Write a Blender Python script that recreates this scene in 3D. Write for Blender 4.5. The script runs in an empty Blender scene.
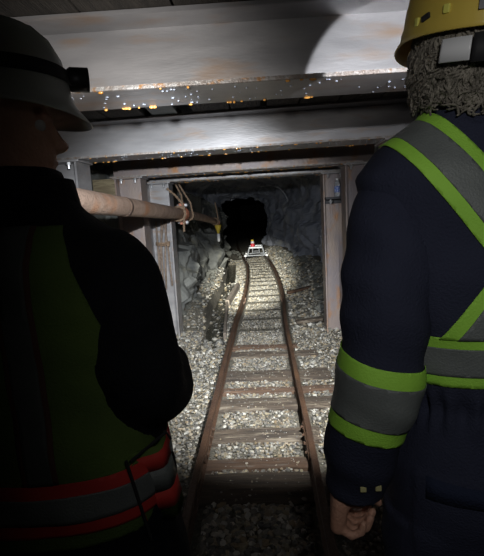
import bpy, bmesh, math, random
import numpy as np
from mathutils import Vector, Matrix, noise
R = math.radians
rng = random.Random(7)
C = bpy.context.scene.collection
S = bpy.context.scene

# ------------------------------------------------------------------ camera, world, exposure
CAM_H = 1.45
F_PX = 450.0
_d = Vector(((262 - 242) / F_PX, -(211 - 278) / F_PX, -1)).normalized()   # the track's direction seen from the camera
_h = Vector((1, .055, 0))
_z = _h.cross(_d).normalized()
if _z.y < 0: _z = -_z
_x = _d.cross(_z)
cam_d = bpy.data.cameras.new('camera')
cam = bpy.data.objects.new('camera', cam_d); C.objects.link(cam)
cam_d.sensor_fit = 'HORIZONTAL'; cam_d.sensor_width = 36; cam_d.lens = 36 * F_PX / 484
cam_d.clip_start = .05
cam.matrix_world = Matrix.Translation((0, 0, CAM_H)) @ Matrix((_x, _d, _z)).to_4x4()
S.camera = cam
S.view_settings.view_transform = 'Standard'
S.view_settings.look = 'None'
S.view_settings.gamma = 1
S.view_settings.use_curve_mapping = False
S.view_settings.exposure = 0.0
w = bpy.data.worlds.new('underground_dark'); S.world = w; w.use_nodes = True
w.node_tree.nodes['Background'].inputs[0].default_value = (.5, .6, .8, 1)
w.node_tree.nodes['Background'].inputs[1].default_value = .002

def spot(name, loc, target, power, angle, blend, color=(1, .97, .92), size=.02):
    l = bpy.data.lights.new(name, 'SPOT'); l.energy = power; l.spot_size = R(angle); l.spot_blend = blend
    l.color = color; l.shadow_soft_size = size
    o = bpy.data.objects.new(name, l); C.objects.link(o)
    o.location = loc
    o.rotation_euler = (Vector(target) - Vector(loc)).to_track_quat('-Z', 'Y').to_euler()
    return o
# added left fill spots, and helmet lamps of the two people and of the one who takes the photograph
L_LEFT = Vector((-.285, .905, 1.725)); L_RIGHT = Vector((.43, 1.02, 1.80))
spot('headlamp_light_spill_left', L_LEFT, (-.75, 3.0, 1.50), 27, 108, 1.0, (1.0, .97, .93), .015)
spot('fill_light_wide_left', L_LEFT, (-.72, 5.0, .65), 520, 58, 1.0, (.90, .95, 1.0), .015)  # extra spot at the left helmet lamp, added to brighten the distant posts
spot('fill_light_beam_left', L_LEFT, (-.32, 9.2, .10), 12000, 15, 1.0, (1.0, .98, .86), .015)  # strong narrow spot added at the left helmet lamp to brighten the far track
spot('headlamp_light_right', L_RIGHT, (.50, 1.65, 1.78), 24, 66, .08, (.93, .95, 1.0), .006)
spot('headlamp_light_beam_right', L_RIGHT, (-.16, 4.0, .0), 860, 54, 1.0, (1.0, 1.0, .97), .015)
spot('headlamp_light_photographer', (.12, -.12, 1.70), (.62, .9, 1.30), 8.0, 120, 1.0, (1, .98, .95), .05)

# ------------------------------------------------------------------ helpers
class MB:
    def __init__(s): s.v = []; s.f = []; s.m = []; s.cm = 0
    def add(s, vs, fs, M=None):
        b = len(s.v)
        s.v += [tuple(M @ Vector(v)) if M else tuple(v) for v in vs]
        s.f += [tuple(i + b for i in f) for f in fs]; s.m += [s.cm] * len(fs)
        return s
    def box(s, lo, hi, M=None, bev=0):
        if bev:
            bm = bmesh.new(); bmesh.ops.create_cube(bm, size=1)
            for v in bm.verts: v.co = Vector([lo[i] + (v.co[i] + .5) * (hi[i] - lo[i]) for i in range(3)])
            bmesh.ops.bevel(bm, geom=bm.edges[:], offset=bev, segments=2, affect='EDGES', profile=.6)
            bm.verts.index_update()
            r = s.add([v.co.copy() for v in bm.verts], [[v.index for v in f.verts] for f in bm.faces], M); bm.free(); return r
        x0, y0, z0 = lo; x1, y1, z1 = hi
        return s.add([(x0,y0,z0),(x1,y0,z0),(x1,y1,z0),(x0,y1,z0),(x0,y0,z1),(x1,y0,z1),(x1,y1,z1),(x0,y1,z1)],
                     [(3,2,1,0),(4,5,6,7),(0,1,5,4),(1,2,6,5),(2,3,7,6),(3,0,4,7)], M)
    def rings(s, rings, caps=True, M=None):
        n = len(rings[0]); vs = [p for r in rings for p in r]; fs = []
        for i in range(len(rings) - 1):
            for j in range(n):
                k = (j + 1) % n
                fs.append((i*n + j, i*n + k, (i+1)*n + k, (i+1)*n + j))
        if caps: fs.append(tuple(reversed(range(n)))); fs.append(tuple((len(rings)-1)*n + j for j in range(n)))
        return s.add(vs, fs, M)
    def tube(s, pts, rad, n=12, caps=True, flat=1.0, up=None, round_ends=False):
        pts = [Vector(p) for p in pts]
        rad = [rad] * len(pts) if not hasattr(rad, '__len__') else list(rad)
        if round_ends:
            a = (pts[0] - pts[1]).normalized(); b = (pts[-1] - pts[-2]).normalized()
            r0, r1 = rad[0], rad[-1]
            pts = [pts[0] + a*r0*.95, pts[0] + a*r0*.6] + pts + [pts[-1] + b*r1*.6, pts[-1] + b*r1*.95]
            rad = [r0*.35, r0*.8] + rad + [r1*.8, r1*.35]
        rs = []; prev = Vector(up) if up else None
        for i, p in enumerate(pts):
            t = (pts[min(i+1, len(pts)-1)] - pts[max(i-1, 0)])
            t = t.normalized() if t.length > 1e-9 else Vector((0, 0, 1))
            if prev is None: prev = Vector((0, 0, 1)) if abs(t.z) < .9 else Vector((0, 1, 0))
            u = (prev - t * prev.dot(t))
            u = u.normalized() if u.length > 1e-6 else t.orthogonal().normalized()
            prev = u; v = t.cross(u)
            rs.append([p + u*math.cos(2*math.pi*k/n)*rad[i]*flat + v*math.sin(2*math.pi*k/n)*rad[i] for k in range(n)])
        return s.rings(rs, caps)
    def ell(s, c, r, M=None, seg=16, rg=10):
        c = Vector(c); rs = []
        for i in range(rg + 1):
            a = math.pi * (.02 + .96 * i / rg)
            rs.append([c + Vector((r[0]*math.sin(a)*math.cos(2*math.pi*k/seg), r[1]*math.sin(a)*math.sin(2*math.pi*k/seg), -r[2]*math.cos(a))) for k in range(seg)])
        return s.rings(rs, True, M)
    def lathe(s, prof, M=None, n=20, caps=True):
        return s.rings([[Vector((r*math.cos(2*math.pi*k/n), r*math.sin(2*math.pi*k/n), z)) for k in range(n)] for r, z in prof], caps, M)
    def mesh(s, name):
        me = bpy.data.meshes.new(name); me.from_pydata(s.v, [], s.f)
        if any(s.m): me.polygons.foreach_set('material_index', s.m)
        me.update(); return me
    def build(s, name, mat, parent=None, smooth=False):
        return link(name, s.mesh(name), mat, parent, smooth)

def link(name, me, mat, parent=None, smooth=False):
    bm = bmesh.new(); bm.from_mesh(me); bmesh.ops.recalc_face_normals(bm, faces=bm.faces[:]); bm.to_mesh(me); bm.free()
    if smooth: me.polygons.foreach_set('use_smooth', [True] * len(me.polygons))
    o = bpy.data.objects.new(name, me); C.objects.link(o)
    for m in (mat if isinstance(mat, (list, tuple)) else [mat]): me.materials.append(m)
    if parent:
        o.parent = parent
        o.matrix_parent_inverse = Matrix.Translation(world_loc(parent)).inverted()
    return o
def world_loc(o):                        # meshes keep world coordinates; only the Empties carry an offset
    return Vector(o.location) if o.type == 'EMPTY' else Vector((0, 0, 0))
def tag(o, label=None, cat=None, group=None, kind=None):
    if label: o['label'] = label
    if cat: o['category'] = cat
    if group: o['group'] = group
    if kind: o['kind'] = kind
    return o
def thing(name, label, cat, loc, group=None):
    o = bpy.data.objects.new(name, None); C.objects.link(o); o.location = loc; o.empty_display_size = .1
    return tag(o, label, cat, group, 'thing')
def copy_tree(o, parent=None):
    c = o.copy(); C.objects.link(c)
    if parent: c.parent = parent
    for ch in [k for k in C.objects if k.parent == o]: copy_tree(ch, c)
    return c

# ------------------------------------------------------------------ materials
def mat(name, c1, c2=None, scale=8, rough=.7, metal=0, bump=0, bscale=40, c3=None, s3=20, t3=(.55, .65), stretch=None, detail=5, spec=.5, island=None, rvar=0):
    m = bpy.data.materials.new(name); m.use_nodes = True; nt = m.node_tree; N = nt.nodes; b = N['Principled BSDF']
    b.inputs['Roughness'].default_value = rough; b.inputs['Metallic'].default_value = metal
    b.inputs['Specular IOR Level'].default_value = spec
    tc = N.new('ShaderNodeTexCoord'); out = tc.outputs['Object']
    if stretch:
        mp = N.new('ShaderNodeMapping'); mp.inputs['Scale'].default_value = stretch; nt.links.new(out, mp.inputs[0]); out = mp.outputs[0]
    col = None
    def mixc(fac, a, bcol):
        x = N.new('ShaderNodeMix'); x.data_type = 'RGBA'
        nt.links.new(fac, x.inputs[0])
        for idx, q in ((6, a), (7, bcol)):
            if isinstance(q, tuple): x.inputs[idx].default_value = (*q, 1)
            else: nt.links.new(q, x.inputs[idx])
        return x.outputs[2]
    def nz(sc, lo, hi, det=detail):
        n = N.new('ShaderNodeTexNoise'); n.inputs['Scale'].default_value = sc; n.inputs['Detail'].default_value = det
        nt.links.new(out, n.inputs[0])
        r = N.new('ShaderNodeMapRange'); r.inputs[1].default_value = lo; r.inputs[2].default_value = hi
        nt.links.new(n.outputs[0], r.inputs[0]); return r.outputs[0]
    col = c1
    if c2: col = mixc(nz(scale, .35, .65), c1, c2)
    if island:
        g = N.new('ShaderNodeNewGeometry'); cr = N.new('ShaderNodeValToRGB'); cr.color_ramp.interpolation = 'LINEAR'
        e = cr.color_ramp.elements
        e[0].color = (*island[0], 1); e[1].color = (*island[-1], 1)
        for i, cc in enumerate(island[1:-1]):
            k = e.new((i + 1) / (len(island) - 1)); k.color = (*cc, 1)
        nt.links.new(g.outputs['Random Per Island'], cr.inputs[0]); col = cr.outputs[0]
    if c3: col = mixc(nz(s3, *t3), col, c3)
    if isinstance(col, tuple): b.inputs['Base Color'].default_value = (*col, 1)
    else: nt.links.new(col, b.inputs['Base Color'])
    if rvar:
        r = N.new('ShaderNodeMapRange'); r.inputs[3].default_value = rough - rvar; r.inputs[4].default_value = rough + rvar
        nt.links.new(nz(scale * 2.3, .3, .7), r.inputs[0]); nt.links.new(r.outputs[0], b.inputs['Roughness'])
    if bump:
        n = N.new('ShaderNodeTexNoise'); n.inputs['Scale'].default_value = bscale; n.inputs['Detail'].default_value = 6; nt.links.new(out, n.inputs[0])
        bp = N.new('ShaderNodeBump'); bp.inputs['Strength'].default_value = bump; bp.inputs['Distance'].default_value = .02
        nt.links.new(n.outputs[0], bp.inputs['Height']); nt.links.new(bp.outputs[0], b.inputs['Normal'])
    return m
def emit(name, c, s):
    m = mat(name, c); b = m.node_tree.nodes['Principled BSDF']; b.inputs['Emission Color'].default_value = (*c, 1); b.inputs['Emission Strength'].default_value = s; return m

M = {}
M['steel'] = mat('mill_steel', (.36, .35, .355), (.25, .245, .25), 5, .42, .25, .05, 60, (.30, .20, .13), 7, (.56, .80), stretch=(.5, 1, 2.2), rvar=.08)
M['steel_edge'] = mat('wet_steel_edge', (.32, .31, .30), (.22, .18, .155), 30, .45, .2, .3, 120, (.30, .16, .07), 35, (.58, .68))
M['rust_steel'] = mat('rust_tinted_steel', (.33, .26, .22), (.24, .21, .22), 6, .45, .2, .15, 70, (.36, .18, .08), 9, (.55, .72), stretch=(1, 1, .5))
M['drip'] = mat('rusty_water_drop', (.75, .36, .08), rough=.12, spec=.9)
M['drop'] = mat('clear_water_bead', (.38, .42, .50), rough=.08, spec=1.0)
M['rust'] = mat('pipe_rust', (.42, .295, .225), (.29, .195, .145), 9, .62, .05, 1.0, 70, (.42, .20, .10), 4, (.56, .74))
M['rust_red'] = mat('coupling_red_oxide', (.62, .25, .15), (.42, .15, .09), 20, .5, .1, .3, 80)
M['rail'] = mat('rail_rust', (.105, .060, .038), (.070, .042, .030), 14, .52, .2, .4, 90, (.17, .095, .052), 6, (.55, .75), stretch=(1, .4, 1))
M['sleeper'] = mat('weathered_sleeper_wood', (.12, .092, .068), (.05, .04, .033), 5, .85, 0, 1.0, 30, (.21, .18, .14), 9, (.54, .66), stretch=(.5, 3, 3))
M['sleeper_far'] = mat('gravel_coated_sleeper_wood', (.19, .17, .135), (.12, .11, .09), 30, .85, 0, .7, 35)
M['sleeper_rust'] = mat('rust_stained_sleeper_wood', (.125, .075, .047), (.085, .054, .038), 7, .85, 0, .7, 35, (.16, .14, .12), 12, (.56, .72), stretch=(.6, 6, 6))
M['sleeper_wet'] = mat('wet_dark_sleeper_wood', (.125, .095, .07), (.06, .048, .04), 5, .7, 0, 1.0, 35, (.16, .13, .10), 12, (.56, .72), stretch=(.6, 6, 6))
M['timber'] = mat('dark_lagging_wood', (.07, .06, .05), (.04, .035, .03), 6, .85, 0, .6, 30, stretch=(6, .6, 6))
M['timber_pale'] = mat('pale_timber', (.30, .25, .15), (.19, .15, .09), 9, .8, 0, .6, 30, (.12, .09, .06), 20, (.56, .7), stretch=(.7, 1, 4))
M['plate'] = mat('grey_green_board', (.22, .25, .24), (.15, .17, .17), 8, .6)
M['plank'] = mat('grey_plank_wood', (.20, .17, .14), (.12, .10, .085), 9, .85, 0, .5, 30, stretch=(6, .6, 6))
M['rock'] = mat('drift_rock', (.20, .205, .19), (.085, .09, .09), 2.2, .72, 0, .9, 9, (.20, .19, .14), 3.2, (.54, .75), detail=9)
M['rock_right'] = mat('blue_grey_drift_rock', (.27, .285, .335), (.15, .165, .205), 1.5, .7, 0, .9, 9, (.32, .32, .30), 2.6, (.52, .75), detail=9)
M['ground'] = mat('muddy_ballast', (.15, .138, .11), (.085, .08, .068), 14, .85, 0, 1.0, 60, (.22, .20, .155), 45, (.52, .66), detail=8)
M['gravel'] = mat('ballast_stone', (.3, .3, .3), rough=.5, spec=.6, bump=.5, bscale=70, island=[(.09,.09,.088), (.27,.262,.225), (.11,.107,.10), (.55,.545,.51), (.26,.20,.12), (.18,.177,.165), (.08,.08,.08), (.36,.31,.21), (.20,.20,.195)])
M['rubble'] = mat('rubble_rock', (.18, .185, .165), (.10, .105, .10), 6, .8, 0, .8, 22, (.24, .225, .18), 9, (.55, .7))
M['rubble_dark'] = mat('dark_rubble_rock', (.17, .17, .165), (.10, .105, .11), 6, .8, 0, .8, 22)
M['water'] = mat('ditch_water_dark', (.045, .045, .033), (.03, .03, .025), 6, .12, 0, .25, 18, stretch=(1, 5, 1))
M['rope'] = mat('rusty_twisted_rope', (.42, .30, .20), (.27, .18, .12), 60, .8, 0, .6, 200)
M['rod'] = mat('rusty_rod', (.40, .31, .25), (.27, .20, .15), 40, .65, .1, .8, 160)
M['white'] = mat('white_painted_metal', (.42, .44, .47), (.28, .30, .33), 20, .4, .2)
M['dark_metal'] = mat('dark_metal', (.05, .05, .055), rough=.45, metal=.5)
M['galv'] = mat('galvanised_bolt', (.55, .56, .58), rough=.3, metal=.6)
M['red'] = mat('red_plastic', (.65, .05, .07), rough=.45)
M['yellow'] = mat('yellow_plastic', (.75, .55, .07), rough=.45)
M['cap_white'] = mat('white_plastic', (.75, .76, .78), rough=.4)
M['blue'] = mat('blue_print', (.10, .20, .62), (.55, .6, .8), 60, .4)
m = mat('clear_bottle_plastic', (.86, .9, .95), rough=.08); m.node_tree.nodes['Principled BSDF'].inputs['Transmission Weight'].default_value = .7; M['bottle'] = m
M['navy'] = mat('navy_coverall_cloth', (.036, .041, .072), (.028, .032, .058), 6, .85, 0, .35, 260, spec=.2)
M['navy2'] = mat('navy_trouser_cloth', (.021, .028, .058), (.016, .022, .048), 6, .85, 0, .35, 260, spec=.2)
M['lime'] = mat('fluorescent_lime_tape', (.40, .80, .085), (.35, .72, .07), 10, .7, 0, .2, 300)
M['silver'] = mat('reflective_silver_tape', (.185, .205, .20), (.15, .165, .165), 14, .55, .1, .2, 300)
M['skin'] = mat('skin', (.62, .36, .26), (.54, .29, .20), 14, .55, 0, .25, 150)
M['hair'] = mat('grey_curly_hair', (.32, .29, .24), (.15, .135, .11), 40, .6, 0, .6, 120)
M['hair_dark'] = mat('dark_hair', (.03, .025, .02), rough=.6)
M['hat_yellow'] = mat('yellow_hard_hat', (.70, .53, .10), (.62, .46, .085), 5, .38, 0, .05, 60)
M['hat_grey'] = mat('pale_grey_hard_hat', (.58, .60, .57), (.50, .52, .50), 5, .45)
M['black'] = mat('black_cloth', (.012, .013, .017), (.008, .009, .012), 10, .85, 0, .4, 200, spec=.15)
M['strap'] = mat('black_strap', (.018, .018, .02), rough=.7)
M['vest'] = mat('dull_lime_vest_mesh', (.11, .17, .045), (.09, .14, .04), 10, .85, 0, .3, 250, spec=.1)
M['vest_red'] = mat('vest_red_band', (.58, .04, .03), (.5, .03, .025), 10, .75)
M['vest_edge'] = mat('dimmed_band_edge', (.10, .04, .03), (.08, .035, .025), 10, .8)  # band edge dimmed in its colour to look unlit
M['silver_unlit'] = mat('unlit_grey_tape', (.085, .095, .09), (.06, .068, .065), 8, .7)  # silver tape with missing light put into its colour as a darker grey
M['boot'] = mat('black_rubber_boot', (.02, .02, .022), rough=.5)
M['lens'] = emit('lamp_lens', (1, .97, .9), 6)
M['eye'] = mat('eye_white', (.7, .68, .65), rough=.2)

# ------------------------------------------------------------------ the drift (setting)
def spline(xs, ys):
    xs = np.array(xs, float); ys = np.array(ys, float)
    def f(t):
        t = min(max(t, xs[0]), xs[-1]); i = int(min(max(np.searchsorted(xs, t) - 1, 0), len(xs) - 2))
        def sl(k):
            if k <= 0 or k >= len(xs) - 1:
                k0, k1 = max(k - 1, 0), min(k + 1, len(xs) - 1)
            else: k0, k1 = k - 1, k + 1
            return (ys[k1] - ys[k0]) / (xs[k1] - xs[k0])
        h = xs[i+1] - xs[i]; u = (t - xs[i]) / h
        return float((2*u**3 - 3*u*u + 1)*ys[i] + (u**3 - 2*u*u + u)*h*sl(i) + (-2*u**3 + 3*u*u)*ys[i+1] + (u**3 - u*u)*h*sl(i+1))
    return f
track_x = spline([-4, 0, 4, 5.5, 6.8, 8.2, 9.6, 11.1, 12.8, 15, 19, 25, 34], [-.093, -.093, -.093, -.085, -.05, -.04, -.06, -.11, -.22, -.46, -.8, -1.15, -1.8])
wall_rx = spline([-4, 5.2, 6.2, 8, 10.8, 12.6, 14, 15, 17, 25, 34], [1.42, 1.42, 1.35, 1.30, 1.02, .74, .38, .03, 1.0, 1.3, 1.3])  # drift walls widen past the portal, shaped to keep the opening dark
wall_lx = spline([-4, 5.3, 5.75, 7, 9, 11, 12.7, 14, 15, 17, 25, 34], [-1.80, -1.80, -1.22, -1.16, -1.22, -1.28, -1.36, -1.38, -1.32, -2.6, -3.4, -3.6])
roof_z = spline([-4, 5.6, 8, 11, 13.5, 14.6, 15.2, 17, 34], [2.42, 2.42, 2.32, 2.28, 2.2, 2.0, 1.88, 2.5, 2.6])
ditch_x = spline([4.5, 5, 7, 8.7, 12.8, 14], [-.63, -.635, -.765, -.74, -.955, -1.05])
DITCH0, DITCH1 = 4.75, 13.2
def smooth(a, b, t):
    t = min(max((t - a) / (b - a), 0), 1); return t*t*(3 - 2*t)
def ground(x, y):
    z = .012 * noise.noise(Vector((x*3, y*3, 0))) + .006 * noise.noise(Vector((x*11, y*11, 3)))
    dx = abs(x - track_x(y))
    out = smooth(.45, 1.0, dx)
    z += out * (.05 * noise.noise(Vector((x*1.7, y*1.7, 9))) + .025 * noise.noise(Vector((x*6, y*6, 2))))
    rx = wall_rx(y)
    if y > 4.6 and x > track_x(y): z += smooth(4.6, 6.5, y) * .34 * smooth(rx - .85, rx, x) 
    lx = wall_lx(y)
    if y > 5.3 and x < -.7: z += smooth(5.3, 6.2, y) * .22 * smooth(lx + .5, lx, x)
    if DITCH0 - .3 < y < DITCH1 + .3:
        k = 1 - smooth(.09, .16, abs(x - ditch_x(y)))
        k *= smooth(DITCH0 - .2, DITCH0 + .15, y) * (1 - smooth(DITCH1 - .1, DITCH1 + .2, y))
        z -= .17 * k
    return z
def grid_obj(name, nu, nv, fn, m, flip=False):
    vs = [fn(i, j) for i in range(nu) for j in range(nv)]
    fs = [(i*nv + j, (i+1)*nv + j, (i+1)*nv + j + 1, i*nv + j + 1) for i in range(nu - 1) for j in range(nv - 1)]
    if flip: fs = [f[::-1] for f in fs]
    me = bpy.data.meshes.new(name); me.from_pydata(vs, [], fs); me.update()
    o = bpy.data.objects.new(name, me); C.objects.link(o); me.materials.append(m); o['kind'] = 'structure'
    return o
ys = [-3.5]
while ys[-1] < 75: ys.append(ys[-1] + (.10 if ys[-1] < 1 else .045 if ys[-1] < 15 else .2 if ys[-1] < 30 else 1.5))
nxg = 90
def fl(i, j):
    y = ys[i]; a, b = wall_lx(y) - .3, wall_rx(y) + .3; x = a + (b - a) * j / (nxg - 1); return (x, y, ground(x, y))
grid_obj('floor', len(ys), nxg, fl, M['ground'], True)

def facet(p, sc, seed):
    q = Vector((p[0]*sc, p[1]*sc*.8, p[2]*sc*.7)) + Vector((seed, seed*2, 0))
    d, pts = noise.voronoi(q)
    v = []
    for c in (pts[0], pts[1]):
        h = noise.cell_vector(c * 7.13)
        v.append((h[0] - .5)*.9 + Vector((h[1]-.5, h[2]-.5, h[0]-.5)).dot(q - c) * 1.5)
    k = .5 + .5*smooth(0, .11, d[1] - d[0])
    return v[0]*k + v[1]*(1 - k)
def rock_disp(p, seed):
    a = facet(p, .9, seed) * .28 + facet(p, 2.2, seed + 5) * .17 + facet(p, 5.5, seed + 9) * .075
    return a + .16 * noise.noise(Vector(p) * .9 + Vector((seed, 0, 0))) + .05*noise.noise(Vector((p[0]*3, p[1]*3, p[2]*1.2))) + .015 * noise.noise(Vector(p) * 9)
yr = [-3.5]
while yr[-1] < 76: yr.append(yr[-1] + (.16 if yr[-1] < 5 else .055 if yr[-1] < 17 else .25 if yr[-1] < 30 else 1.5))
def profile(y, u):                       # u 0..1 over left wall, 1..2 roof, 2..3 right wall
    lx, rx, rz = wall_lx(y), wall_rx(y), roof_z(y)
    lean = .28 * smooth(5.3, 6, y) * (1 - smooth(13, 15, y))
    sh = rz - .35
    if u <= 1:
        z = -.25 + (sh + .25) * u
        x = lx - lean * smooth(.35, .75, u) + .04 * math.sin(u * 9 + y)
        n = Vector((1, 0, 0))
        if u > .8: n = Vector((1, 0, -(u-.8)/.2*.7)).normalized()
        return Vector((x, y, z)), n
    if u <= 2:
        t = u - 1; a = math.pi * (1 - t)
        x0, x1 = lx - lean + .04 * math.sin(9 + y), rx + .03*math.sin(y)
        cx, hw = (x0 + x1) / 2, (x1 - x0) / 2
        ca = math.cos(a); x = cx + hw * math.copysign(abs(ca) ** .7, ca)
        z = sh + .35 * math.sin(a) ** .7
        return Vector((x, y, z)), Vector((-ca * .7, 0, -1)).normalized()
    t = u - 2
    z = sh - (sh + .25) * t
    x = rx + .03 * math.sin(y) + .10 * math.sin(t * math.pi) * smooth(5.5, 7, y) * (1 - smooth(11, 13, y))
    n = Vector((-1, 0, -(.2 - t)/.2*.7 if t < .2 else 0)).normalized()
    return Vector((x, y, z)), n
def shell(u0, u1, nu, seed):
    def fn(i, j):
        y = yr[i]; u = u0 + (u1 - u0) * j / (nu - 1)
        p, n = profile(y, u)
        amp = (.35 if y < 5.2 else 1.0)
        d = rock_disp(p, 3.3)
        if y < 5.4: d = min(d, .05)
        if u > 1 and u < 2: d = min(d, .1)
        if u < 1 and 5 < y < 12 and p.z > 1.0: d = min(d, .05)
        return tuple(p + n * d * amp)
    return fn
grid_obj('wall_left', len(yr), 56, shell(0, 1, 56, 1), M['rock'], False)
grid_obj('ceiling', len(yr), 44, shell(1, 2, 44, 2), M['rock_right'], False)
grid_obj('wall_right', len(yr), 56, shell(2, 3, 56, 3), M['rock_right'], False)
def endwall(yy):
    def fn(i, j):
        x = -4.2 + 6.4 * i / 29; z = -.4 + 3.6 * j / 19
        return (x, yy + .1 * noise.noise(Vector((x*2, z*2, yy))), z)
    return fn
grid_obj('light_block_back', 30, 20, endwall(-3.3), M['rock'], True)  # unseen end wall behind the camera, added to block world light
grid_obj('wall_far', 30, 20, endwall(75.0), M['rock'], False)  # closing wall pushed far out so the tunnel opening stays dark

# water in the drainage ditch
n = 60
vs = []; fs = []
for i in range(n):
    y = DITCH0 + (DITCH1 - DITCH0) * i / (n - 1)
    for s in (-1, 1): vs.append((ditch_x(y) + s * .15, y, -.085))
fs = [(2*i, 2*i+1, 2*i+3, 2*i+2) for i in range(n - 1)]
me = bpy.data.meshes.new('ditch_water'); me.from_pydata(vs, [], fs); me.update()
o = link('ditch_water', me, M['water']); tag(o, 'dark shallow water standing in the ditch left of the track', 'water', kind='stuff')

# ------------------------------------------------------------------ track
SLEEPER_TOP = .035; RAIL_H = .084
prof = [(-.032,0),(.032,0),(.032,.008),(.010,.018),(.010,.066),(.022,.074),(.022,.092),(.017,.096),(-.017,.096),(-.022,.092),(-.022,.074),(-.010,.066),(-.010,.018),(-.032,.008)]
prof = [(a*.85, b*.875) for a, b in prof]
def make_rail(side, label):
    yy = [-1.5 + .15 * i for i in range(int(31 / .15))]
    rs = []
    for y in yy:
        dx = (track_x(y + .05) - track_x(y - .05)) / .1
        nrm = Vector((1, -dx, 0)).normalized()
        c = Vector((track_x(y), y, SLEEPER_TOP)) + nrm * .313 * side
        wob = .006 * noise.noise(Vector((side*5, y*.9, 0)))
        rs.append([c + nrm * (a + wob) + Vector((0, 0, b)) for a, b in prof])
    r = thing('mine_rail', label, 'rail', (track_x(0) + side*.313, 0, SLEEPER_TOP))
    MB().rings(rs).build('rail_bar', M['rail'], r)
    for y in (2.55, 6.9):
        x = track_x(y) + side*.313
        b = MB().box((x - side*.02 - .006, y - .2, SLEEPER_TOP + .026), (x - side*.02 + .006, y + .2, SLEEPER_TOP + .066), bev=.003).build('fishplate', M['rail'], r)
        for k in range(4):
            q = MB(); q.tube([(x - side*.024, y - .15 + .1*k, SLEEPER_TOP + .046), (x - side*.040, y - .15 + .1*k, SLEEPER_TOP + .046)], .010, 6); q.build('bolt', M['rail'], b)
    return r
rail_l = make_rail(-1, 'long rusty left rail of the narrow mine track')
rail_r = make_rail(1, 'long rusty right rail of the narrow mine track')

# y of the near and far edge, left / right half length, material, label
SL = [(1.62, 1.80, .46, .46, 'sleeper_wet', None),
      (2.09, 2.36, .36, .40, 'sleeper_wet', 'widest dark sleeper, the last before the coarse stones nearest the camera'),
      (2.40, 2.51, .34, .33, 'sleeper_rust', 'narrow red-brown sleeper just beyond the widest dark sleeper'),
      (2.70, 2.89, .36, .40, 'sleeper', 'dark brown sleeper beyond the narrow red-brown one'),
      (3.17, 3.39, .38, .60, 'sleeper', 'brown sleeper, fourth one up from the coarse stones at the bottom'),
      (3.50, 3.60, .30, .62, 'sleeper_rust', 'half buried orange-stained sleeper between two longer brown ones'),
      (3.76, 4.02, .36, .62, 'sleeper', 'long brown sleeper with right end reaching past the rail onto gravel'),
      (4.40, 4.58, .36, .58, 'sleeper', 'grey-brown sleeper in front of the foot of the right steel post'),
      (4.68, 4.82, .34, .40, 'sleeper_rust', 'orange-stained sleeper level with the foot of the right steel post')]
tiny = [5.3, 5.85, 6.4, 6.95, 7.5, 8.05, 8.6, 9.1, 9.6, 10.1, 10.6, 11.1, 11.6, 12.1, 12.6, 13.6, 14.2]
def sleeper(y0, y1, hl, hr, m, label, group, top_z=SLEEPER_TOP):
    yc = (y0 + y1) / 2; xc = track_x(yc)
    mb = MB(); nx, ny = 26, 6; seed = yc * 3.7
    top = []
    for i in range(nx):
        for j in range(ny):
            u, v = i/(nx-1), j/(ny-1)
            x = xc - hl + (hl + hr)*u; y = y0 + (y1 - y0)*v
            e = .018*noise.noise(Vector((u*5, seed, v > .5))) if j in (0, ny-1) else 0
            edge = -.012 if j in (0, ny-1) or i in (0, nx-1) else 0
            top.append((x + (.02*noise.noise(Vector((v*4, seed, 7))) if i in (0, nx-1) else 0), y + e + .03*(u-.5)*noise.noise(Vector((seed, 1, 1))), top_z + edge + .009*noise.noise(Vector((x*3, y*22, seed)))))
    fs = [(i*ny+j, (i+1)*ny+j, (i+1)*ny+j+1, i*ny+j+1) for i in range(nx-1) for j in range(ny-1)]
    b = len(top); bot = [(p[0], p[1], -.09) for p in top]
    fs += [tuple(b + k for k in f[::-1]) for f in fs]
    ring = [i*ny for i in range(nx)] + [(nx-1)*ny + j for j in range(1, ny)] + [i*ny + ny-1 for i in range(nx-2, -1, -1)] + [j for j in range(ny-2, 0, -1)]
    for k in range(len(ring)):
        p, q = ring[k], ring[(k+1) % len(ring)]; fs.append((p, b+p, b+q, q))
    mb.add(top + bot, fs)
    o = mb.build('railway_sleeper', M[m])
    return tag(o, label, 'sleeper', group, 'thing')
SL = [(a[0]*.976, a[1]*.976) + a[2:] for a in SL]
for a in SL:
    if a[5]: sleeper(*a, 'sleepers under the near track')
for i, y in enumerate(tiny):
    sleeper(y, y + .17, .40 + .05*rng.random(), .40 + .08*rng.random(), 'sleeper_far', 'grey-brown sleeper under the track beyond the steel posts', 'sleepers of the far track', -.004)

# spikes of dark clump on the track etc. come with the small things; the ballast:
def stones(name, spots, m, label, cat):
    ico = bmesh.new(); bmesh.ops.create_icosphere(ico, subdivisions=1, radius=1)
    base = np.array([v.co[:] for v in ico.verts]); ico.verts.index_update()
    tri = np.array([[v.index for v in f.verts] for f in ico.faces]); ico.free()
    r = np.random.default_rng(3); V = []; T = []; k = len(base)
    for i, (x, y, z, s) in enumerate(spots):
        sc = s * r.uniform(.6, 1.25, 3) * np.array([1, 1, .7]); a = r.uniform(0, 6.28); ca, sa = math.cos(a), math.sin(a)
        p = base * (1 + r.uniform(-.28, .28, (k, 1))) * sc
        p = np.stack([p[:,0]*ca - p[:,1]*sa, p[:,0]*sa + p[:,1]*ca, p[:,2]], 1) + np.array([x, y, z + sc[2]*.25])
        V.append(p); T.append(tri + i*k)
    V = np.concatenate(V); T = np.concatenate(T)
    me = bpy.data.meshes.new(name); me.from_pydata(V.tolist(), [], T.tolist()); me.update()
    o = bpy.data.objects.new(name, me); C.objects.link(o); me.materials.append(M[m]); return tag(o, label, cat, None, 'stuff')
allsl = [(a[0], a[1], a[2], a[3]) for a in SL if a[5]] + [(y, y+.17, .4, .4) for y in tiny]
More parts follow.
